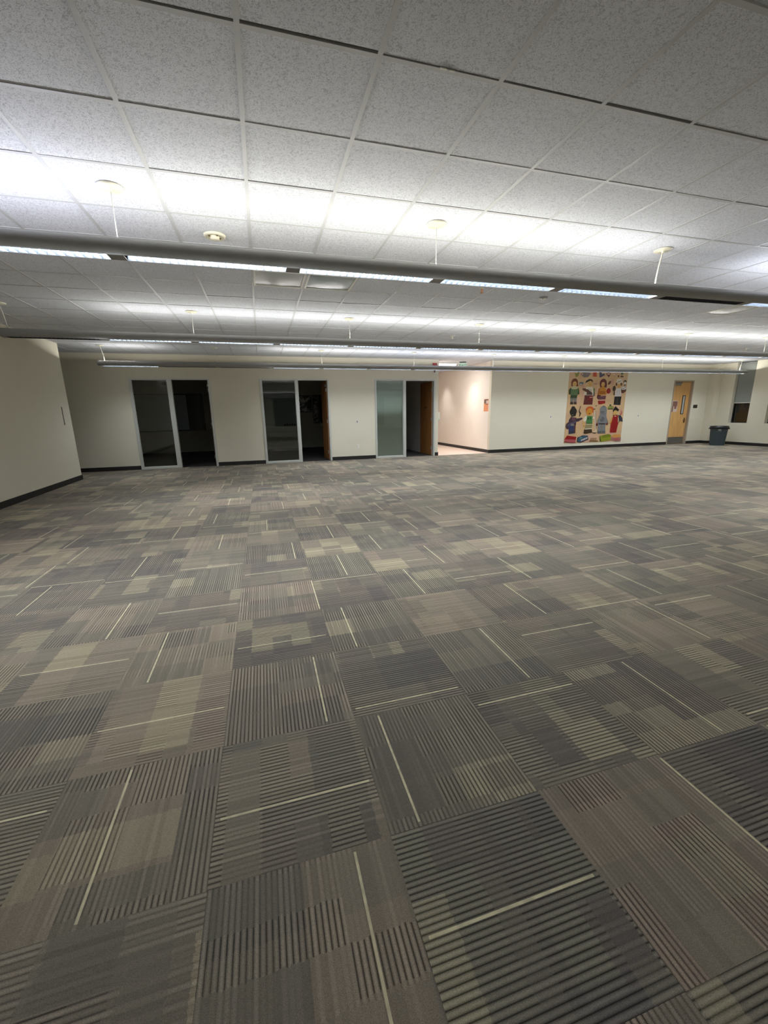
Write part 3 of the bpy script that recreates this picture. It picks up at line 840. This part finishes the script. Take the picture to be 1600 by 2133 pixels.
('P','wht',[(0.876,0.936),(0.794,0.915),(0.724,0.791),(0.776,0.71),(0.893,0.799)]),
('P','wht',[(1.148,0.92),(1.209,0.884),(1.201,0.838),(1.129,0.84)]),
('P','skin',[(0.73,0.791),(0.79,0.755),(0.829,0.617),(0.75,0.614)]),
('E','skin',(0.798,0.594),0.066,0.049,0),
('E','tan',(0.798,0.59),0.025,0.022,0),
('P','vest',[(0.89,0.936),(1.126,0.932),(1.142,0.667),(0.865,0.673)]),
('P','dgr',[(0.863,0.689),(1.14,0.683),(1.143,0.66),(0.863,0.666)]),
('E','dgr',(0.944,0.844),0.033,0.04,0),
('E','dgr',(1.033,0.853),0.022,0.058,0),
('P','crm',[(0.866,0.666),(1.143,0.66),(1.146,0.632),(0.866,0.639)]),
('P','tan',[(0.854,0.644),(1.145,0.637),(1.146,0.47),(0.834,0.455)]),
('P','wht',[(0.858,0.496),(1.142,0.505),(1.142,0.479),(0.855,0.468)]),
('P','boot',[(0.813,0.467),(1.145,0.474),(1.175,0.352),(0.894,0.309),(0.806,0.328)]),
('P','wht',[(1.183,1.091),(1.225,1.101),(1.322,0.465),(1.287,0.466)]),
('P','brn',[(1.225,1.101),(1.242,1.101),(1.339,0.465),(1.322,0.465)]),
('P','pale',[(1.217,0.363),(1.306,0.454),(1.37,0.452),(1.361,0.359),(1.249,0.332)]),
('P','boot',[(1.159,0.365),(1.232,0.351),(1.377,0.347),(1.324,0.315),(1.222,0.318)]),
('E','boot',(1.23,1.283),0.033,0.013,0),
('E','boot',(1.173,1.17),0.044,0.016,0),
('E','steel',(1.562,1.154),0.15,0.126,0),
('P','steel',[(1.415,1.133),(1.722,1.128),(1.722,0.932),(1.441,0.937)]),
('E','dst',(1.53,1.067),0.094,0.032,0),
('P','dst',[(1.45,1.018),(1.668,1.014),(1.656,0.991),(1.453,0.995)]),
('E','dst',(1.562,1.263),0.039,0.022,0),
('P','steel',[(1.417,0.938),(1.722,0.932),(1.817,0.663),(1.66,0.631),(1.398,0.638),(1.339,0.766)]),
('E','dst',(1.55,0.808),0.1,0.09,0),
('E','gry',(1.454,0.88),0.072,0.076,0),
('P','gry',[(1.359,0.835),(1.413,0.857),(1.385,0.626),(1.327,0.628)]),
('P','gry',[(1.73,0.874),(1.828,0.733),(1.836,0.627),(1.776,0.64)]),
('E','mar',(1.348,0.627),0.05,0.049,0),
('E','mar',(1.791,0.64),0.05,0.04,0),
('P','blk',[(1.423,0.672),(1.699,0.666),(1.702,0.628),(1.428,0.635)]),
('P','steel',[(1.384,0.636),(1.544,0.632),(1.58,0.313),(1.413,0.317)]),
('P','steel',[(1.561,0.631),(1.722,0.628),(1.753,0.307),(1.591,0.312)]),
('P','dst',[(1.41,0.407),(1.574,0.402),(1.585,0.312),(1.408,0.315)]),
('P','dst',[(1.591,0.402),(1.75,0.397),(1.762,0.307),(1.603,0.312)]),
('P','blk',[(1.991,1.101),(2.022,1.193),(2.086,1.262),(2.168,1.203),(2.266,1.132),(2.216,1.075),(2.151,1.111),(2.012,1.055)]),
('E','blk',(2.102,1.146),0.094,0.076,0),
('E','crm',(2.12,1.018),0.116,0.076,0),
('E','skin',(2.105,1.025),0.089,0.09,0),
('E','dbr',(2.07,1.04),0.008,0.011,0),
('E','dbr',(2.138,1.039),0.008,0.011,0),
('E','brn',(2.113,0.988),0.022,0.009,0),
('P','blk',[(2.021,0.95),(2.217,0.958),(2.209,0.917),(2.025,0.92)]),
('P','red',[(2.043,0.938),(2.219,0.947),(2.319,0.769),(2.234,0.322),(1.95,0.33),(1.961,0.683)]),
('P','dred',[(2.078,0.903),(2.224,0.912),(2.266,0.723),(2.248,0.326),(1.979,0.334),(2.005,0.682)]),
('E','pale',(2.121,0.909),0.044,0.016,0),
('P','pale',[(2.242,0.888),(2.297,0.817),(2.301,0.687),(2.263,0.7)]),
('P','or2',[(2.008,0.916),(1.968,0.846),(1.902,0.684),(1.954,0.625),(2.004,0.799)]),
('P','ink',[(2.249,0.946),(2.355,0.933),(2.443,0.837),(2.493,0.707),(2.371,0.721),(2.284,0.805)]),
('P','dbr',[(2.284,0.805),(2.332,0.781),(2.344,0.698),(2.303,0.675)]),
('E','leaf',(1.872,1.218),0.138,0.058,0),
('E','dgr',(1.847,1.294),0.039,0.032,0),
('P','dgr',[(1.747,1.179),(1.995,1.175),(1.985,1.148),(1.751,1.151)]),
('E','pink',(2.356,1.026),0.05,0.09,0),
('E','rose',(2.334,1.073),0.033,0.09,0),
('P','red',[(0.013,0.157),(0.111,0.28),(0.513,0.221),(0.491,-0.01),(0.022,0.064)]),
('P','pink',[(0.014,0.145),(0.475,0.13),(0.469,0.014),(0.026,0.076)]),
('P','dred',[(0.051,0.19),(0.119,0.257),(0.509,0.21),(0.476,0.123),(0.055,0.151)]),
('P','pale',[(0.503,0.21),(0.533,0.198),(0.513,0.047),(0.487,0.025)]),
('P','drd',[(0.016,0.069),(0.469,0.011),(0.466,-0.012),(0.018,0.051)]),
('P','ink',[(0.541,0.046),(0.553,0.197),(0.771,0.267),(1.0,0.253),(1.037,0.111),(0.716,0.005)]),
('P','blue',[(0.587,0.068),(0.596,0.184),(0.788,0.243),(0.959,0.238),(0.938,0.173),(0.719,0.098),(0.698,0.036)]),
('E','teal',(0.696,0.181),0.061,0.036,0),
('P','chef',[(0.721,0.054),(0.726,0.117),(0.756,0.125),(0.751,0.065)]),
('P','chef',[(0.768,0.069),(0.772,0.132),(0.803,0.14),(0.798,0.079)]),
('P','chef',[(0.815,0.083),(0.819,0.146),(0.849,0.155),(0.845,0.094)]),
('P','chef',[(0.861,0.098),(0.866,0.161),(0.896,0.17),(0.892,0.109)]),
('P','chef',[(0.908,0.113),(0.912,0.176),(0.943,0.184),(0.938,0.124)]),
('P','chef',[(0.955,0.128),(0.959,0.191),(0.99,0.199),(0.985,0.139)]),
('P','txt',[(1.082,0.051),(1.107,0.085),(1.457,0.061),(1.471,0.025),(1.419,0.02),(1.154,0.048),(1.1,0.022)]),
('P','txt',[(1.132,0.162),(1.178,0.165),(1.175,0.095),(1.14,0.091)]),
('E','shad',(1.156,0.131),0.008,0.016,0),
('P','txt',[(1.201,0.16),(1.247,0.163),(1.244,0.092),(1.21,0.089)]),
('E','shad',(1.225,0.128),0.008,0.016,0),
('P','txt',[(1.271,0.157),(1.317,0.161),(1.314,0.09),(1.28,0.086)]),
('E','shad',(1.295,0.126),0.008,0.016,0),
('P','txt',[(1.341,0.155),(1.387,0.158),(1.384,0.088),(1.35,0.084)]),
('E','shad',(1.365,0.124),0.008,0.016,0),
('P','dlim',[(1.511,0.213),(1.566,0.235),(1.61,0.009),(1.548,0.035)]),
('P','lime',[(1.533,0.22),(1.912,0.284),(2.023,0.233),(2.026,0.061),(1.61,0.009)]),
('P','lim2',[(1.639,0.24),(1.912,0.284),(2.023,0.233),(2.016,0.174),(1.621,0.151)]),
('P','pnk',[(2.04,0.173),(2.228,0.155),(2.5,0.146),(2.506,0.002),(2.28,-0.005),(2.046,0.065)]),
('E','or2',(2.258,0.197),0.208,0.063,0),
('E','pink',(2.268,0.082),0.122,0.04,0),
]

po = empty('wall_poster', (10.2, BACK, 0.205), 'large tan poster of eight illustrated figures and coloured boxes on the wall', 'poster')
pm, nt_, b_ = base('poster_ground')
tc_ = nt_.nodes.new('ShaderNodeTexCoord').outputs['Object']
f_ = ntex(nt_, tc_, 1.6, 3, 0.5)
nt_.links.new(ramp(nt_, f_, [(0.35, s2l((196, 160, 128))), (0.52, s2l((204, 172, 126))), (0.68, s2l((212, 172, 146)))]), b_.inputs['Base Color'])
b_.inputs['Roughness'].default_value = 0.35
MB().box(0, -0.004, 0, 2.49, 0, 2.455).build('paper', pm, po)
keys = list(PALETTE)
amats = [mat('ink_' + k, PALETTE[k], 0.4, var=0.06, scale=25) for k in keys]
mb = MB()
dy = -0.0045
for kind, ck, *rest in ART:
    mi = keys.index(ck); dy -= 0.00006
    if kind == 'P':
        pts = rest[0]
    else:
        (cx, cz), rx, rz, rot = rest
        ro = math.radians(-rot); pts = []
        for k in range(22):
            t = 2 * PI * k / 22; a, b = rx * math.cos(t), rz * math.sin(t)
            pts.append((cx + a * math.cos(ro) - b * math.sin(ro), cz + a * math.sin(ro) + b * math.cos(ro)))
    pts = [(min(max(x, 0.002), 2.488), min(max(z, 0.002), 2.453)) for x, z in pts]
    ar = sum(pts[k][0] * pts[(k + 1) % len(pts)][1] - pts[(k + 1) % len(pts)][0] * pts[k][1] for k in range(len(pts)))
    if ar < 0: pts = pts[::-1]
    mb.poly([(x, dy, z) for x, z in pts], mi)
tag(mb.build('printed_figures', amats, po), 'printed figures in muted colours')

# ------------------------------------------------------------------ things on the ceiling
def flush_panel(i, j, label, mm):
    x, y = GX + i * GT + 0.0125, GY + j * GT + 0.0125; s_ = GT - 0.025
    o = empty('ceiling_panel', (x, y, CE), label, 'ceiling panel', 'flush ceiling panels')
    mb = MB(); t = 0.022
    mb.box(0, 0, -0.004, s_, t, 0.02); mb.box(0, s_ - t, -0.004, s_, s_, 0.02); mb.box(0, t, -0.004, t, s_ - t, 0.02); mb.box(s_ - t, t, -0.004, s_, s_ - t, 0.02)
    mb.build('frame', M['white'], o)
    mb = MB(); N = 10
    for a in range(N):
        for b in range(N):
            xs = [t + (s_ - 2 * t) * q / N for q in (a, a + 1)]; yy = [t + (s_ - 2 * t) * q / N for q in (b, b + 1)]
            def sag(px, py): return 0.006 - 0.010 * math.sin(PI * px / s_) * math.sin(PI * py / s_)
            n0 = len(mb.v); mb.v += [(xs[0], yy[0], sag(xs[0], yy[0])), (xs[0], yy[1], sag(xs[0], yy[1])), (xs[1], yy[1], sag(xs[1], yy[1])), (xs[1], yy[0], sag(xs[1], yy[0]))]
            mb.face([n0, n0 + 1, n0 + 2, n0 + 3], 0, True)
    mb.build('lens', mm, o)
    MB().box(0, 0, 0.021, s_, s_, 0.028).build('tray', M['white'], o)
flush_panel(2, 5, 'square glossy silver grey panel set flush in the ceiling grid', M['lens'])
flush_panel(3, 5, 'square glossy bluish panel in the ceiling grid right of the silver one', M['lensb'])
flush_panel(14, 5, 'square white framed panel in the ceiling grid towards the right', M['lens'])

sd = empty('smoke_detector', (-0.267, 4.389, CE), 'round white ceiling detector with a bright centre left of the first light run', 'detector')
MB().lathe([(0.093, 0.0), (0.093, -0.010), (0.084, -0.018), (0.070, -0.020), (0.066, -0.012), (0.0, -0.012)], n=40, cap=False).build('base', M['cream'], sd)
MB().lathe([(0.040, -0.012), (0.038, -0.030), (0.026, -0.038), (0.0, -0.040)], n=28, cap=False).build('chamber', M['cream'], sd)
for k in range(4):
    a = k * PI / 2 + 0.5; mb = MB(); mb.box(0.050 * math.cos(a) - 0.006, 0.050 * math.sin(a) - 0.006, -0.020, 0.050 * math.cos(a) + 0.006, 0.050 * math.sin(a) + 0.006, -0.012)
    mb.build('clip', M['brass'], sd)

def sprinkler(x, y, label, m1, m2, r0=0.04, drop=0.045):
    o = empty('sprinkler_head', (x, y, CE), label, 'sprinkler', 'ceiling sprinklers')
    MB().lathe([(r0, 0.0), (r0, -0.005), (r0 * 0.7, -0.010), (0.014, -0.010)], n=24, cap=False).build('escutcheon', m1, o)
    MB().lathe([(0.012, -0.008), (0.012, -drop), (0.022, -drop - 0.003), (0.022, -drop - 0.008), (0.0, -drop - 0.010)], n=20, cap=False).build('deflector', m2, o)
sprinkler(2.90, 5.32, 'sprinkler with a small orange cap just beyond the first light run', M['cream'], M['orange'], 0.03, 0.05)
sprinkler(4.01, 5.55, 'dark ringed sprinkler with a bright tip right of the orange capped one', M['steel'], M['white'], 0.06, 0.02)
sprinkler(4.05, 8.63, 'white sprinkler between the second and third light runs, near the middle', M['white'], M['white'], 0.055, 0.05)
sprinkler(12.97, 8.83, 'white sprinkler between the second and third light runs, far right', M['white'], M['white'], 0.055, 0.05)

ps = empty('paper_scrap', (0.93, 2.192, CE), 'tiny white torn paper scrap caught on a near ceiling grid bar', 'paper')
mb = MB(); mb.box(0, -0.018, -0.003, 0.034, -0.008, 0.001); mb.box(0.048, -0.016, -0.003, 0.075, -0.006, 0.001); mb.box(0.03, -0.014, -0.002, 0.05, -0.011, 0.001)
mb.build('scrap', M['white'], ps)

# ------------------------------------------------------------------ pendant light runs
PX, PS, PN = -3.377, 1.2385, 16
def arc(t0, t1, n, a, b, zc):
    return [(a * math.cos(math.radians(t0 + (t1 - t0) * k / n)), zc + b * math.sin(math.radians(t0 + (t1 - t0) * k / n))) for k in range(n + 1)]
ZC = -0.0              # local: run axis; the run hangs with its axis at z0
out = arc(-62, 62, 14, 0.122, 0.062, 0.0)
inn = arc(62, -62, 14, 0.116, 0.056, 0.0)
SIDE = out + [(0.052, 0.058), (0.050, 0.050)] + inn + [(0.0565, -0.044), (0.0565, -0.054)]
# cable spots along the run as (x, curved)
def louver_mesh():
    """reflector trough with cross blades, open at the bottom"""
    mb = MB(); L = PS - 0.108
    y = 0.0565; zt = -0.002; zb = -0.053
    mb.box(0, -y, zb, L, -y + 0.0015, zt); mb.box(0, y - 0.0015, zb, L, y, zt)
    mb.box(-0.0015, -y, zb, 0, y, zt); mb.box(L, -y, zb, L + 0.0015, y, zt)
    mb.box(0, -y, zt, L, y, zt + 0.003)
    n = 20
    for k in range(1, n):
        x = L * k / n
        # tapered blade: thick at the top, thin at the bottom
        s0 = len(mb.v)
        mb.v += [(x - 0.007, -y, zt - 0.014), (x + 0.007, -y, zt - 0.014), (x + 0.007, y, zt - 0.014), (x - 0.007, y, zt - 0.014),
                 (x - 0.001, -y, zb + 0.002), (x + 0.001, -y, zb + 0.002), (x + 0.001, y, zb + 0.002), (x - 0.001, y, zb + 0.002)]
        for q in ((0, 1, 2, 3), (4, 7, 6, 5), (0, 4, 5, 1), (1, 5, 6, 2), (2, 6, 7, 3), (3, 7, 4, 0)):
            mb.face([s0 + w_ for w_ in q])
    return mb
LOUV = None
COOL, NEUT, WARM, BLUE = (0.86, 0.87, 1.0), (1.0, 0.985, 0.94), (1.0, 0.97, 0.88), (0.90, 0.92, 1.0)
def pendant_run(Y, z0, dark, hangs, tint, label):
    # lamps carry a batwing throw upwards, plain throw down
    global LOUV
    o = empty('pendant_light_run', (PX, Y, z0), label, 'pendant light', 'suspended linear light runs')
    Ltot = PS * PN
    mb = MB()
    mb.sweep(SIDE, 0, Ltot); mb.sweep([(-y, z) for y, z in SIDE][::-1], 0, Ltot)
    for k in range(PN + 1):       # solid bottom and top bridges at the joints
        a, b = max(0, k * PS - 0.054), min(Ltot, k * PS + 0.054)
        mb.box(a, -0.0565, -0.054, b, 0.0565, 0.052)
    tag(mb.build('housing', M['fix'], o), 'rounded grey housing')
    for x, s in ((0, -1), (Ltot, 1)):
        prof = arc(0, 360, 28, 0.122, 0.062, 0.0)[:-1]
        mb = MB(); st = 0; rings = [(0, 1.0), (0.008, 0.98), (0.015, 0.88), (0.020, 0.6), (0.022, 0.02)]
        for dx, f in rings: mb.v += [(x + s * dx, y * f, z * f) for y, z in prof]
        for q in range(len(rings) - 1):
            for k in range(28):
                a = q * 28 + k; b = q * 28 + (k + 1) % 28
                mb.face([a, b, b + 28, a + 28], 0, True)
        mb.face(list(range(28)))
        mb.build('end_cap', M['fix'], o)
    for k in range(PN):
        if LOUV is None:
            l = louver_mesh().build('louvre', M['refl'], o); LOUV = l.data
        else:
            l = bpy.data.objects.new('louvre', LOUV); COL.objects.link(l); l.parent = o
        l.location = (k * PS + 0.054, 0, 0)
        if k in dark: continue
        L = PS - 0.13
        area('lamp_light', o, (k * PS + PS / 2, 0, 0.045), L, 0.095, UP_L * tint(k)[1] * 1.35, tint(k)[0], (PI, 0, 0), 0.012)
        area('lamp_light', o, (k * PS + PS / 2, 0, -0.0135), L, 0.104, DOWN_L, (0.86, 0.93, 1.0))
    for hx, curved in hangs:
        lx = hx - PX; zc = CE - z0
        MB().lathe([(0.082, zc), (0.082, zc - 0.008), (0.070, zc - 0.013), (0.012, zc - 0.014), (0.010, zc - 0.030), (0.0, zc - 0.030)], lx, 0, 0, 32, cap=False).build('canopy', M['cream'], o)
        if curved:
            s = curved
            pts = []
            for q in range(9):
                t = q / 8
                pts.append((lx + s * (0.018 * math.sin(PI * t) + 0.05 * t * t), 0, (zc - 0.02) * (1 - t) + 0.055 * t))
            MB().tube(pts, 0.0075).build('power_cord', M['cable'], o)
        else:
            MB().tube([(lx, 0, zc - 0.02), (lx, 0, 0.055)], 0.0025, 8).build('cable', M['cable'], o)
            MB().lathe([(0.009, 0.045), (0.009, 0.075), (0.003, 0.08)], lx, 0, 0, 12).build('cable_grip', M['steel'], o)

Z0 = 2.552
pendant_run(3.71, Z0, {6}, [(-3.35, 1), (-0.88, 0), (1.57, 0), (4.05, -1), (6.53, 0), (9.0, 0), (11.48, 0), (13.96, 0), (16.35, -1)],
            lambda k: ((COOL, 1.25) if k < 2 else (WARM, 1.0) if k < 5 else (NEUT, 0.9) if k == 5 else (BLUE, 1.0)),
            'nearest suspended linear light run with white louvres and one unlit section')
pendant_run(7.43, Z0, {0}, [(-3.35, 1), (-0.90, 0), (1.57, 0), (4.03, 0), (6.55, 0), (9.1, 0), (11.5, 0), (13.96, 0), (16.35, -1)],
            lambda k: (NEUT, 0.8),
            'middle suspended linear light run, its left end reaching the left wall')
pendant_run(11.12, Z0, {1, 2}, [(-3.31, 1), (-0.95, 0), (1.6, 0), (4.10, 0), (6.5, 0), (8.9, 0), (12.72, 0), (16.25, -1)],
            lambda k: ((BLUE, 0.85) if 4 < k < 9 else (NEUT, 0.85)),
            'farthest suspended linear light run, close to the back wall, both ends visible')
for yy, nm in ((-3.71, 'added fill light run behind the viewpoint, reflected in the office glass'), (-7.42, 'added fill light run furthest behind the viewpoint, near the rear windows')):  # extra runs out of view, added as fill light for the room
    pendant_run(yy, Z0, set(), [(-3.35, 1), (-0.90, 0), (1.57, 0), (4.03, 0), (6.55, 0), (9.1, 0), (11.5, 0), (13.96, 0), (16.35, -1)], lambda k: (NEUT, 0.8), nm)
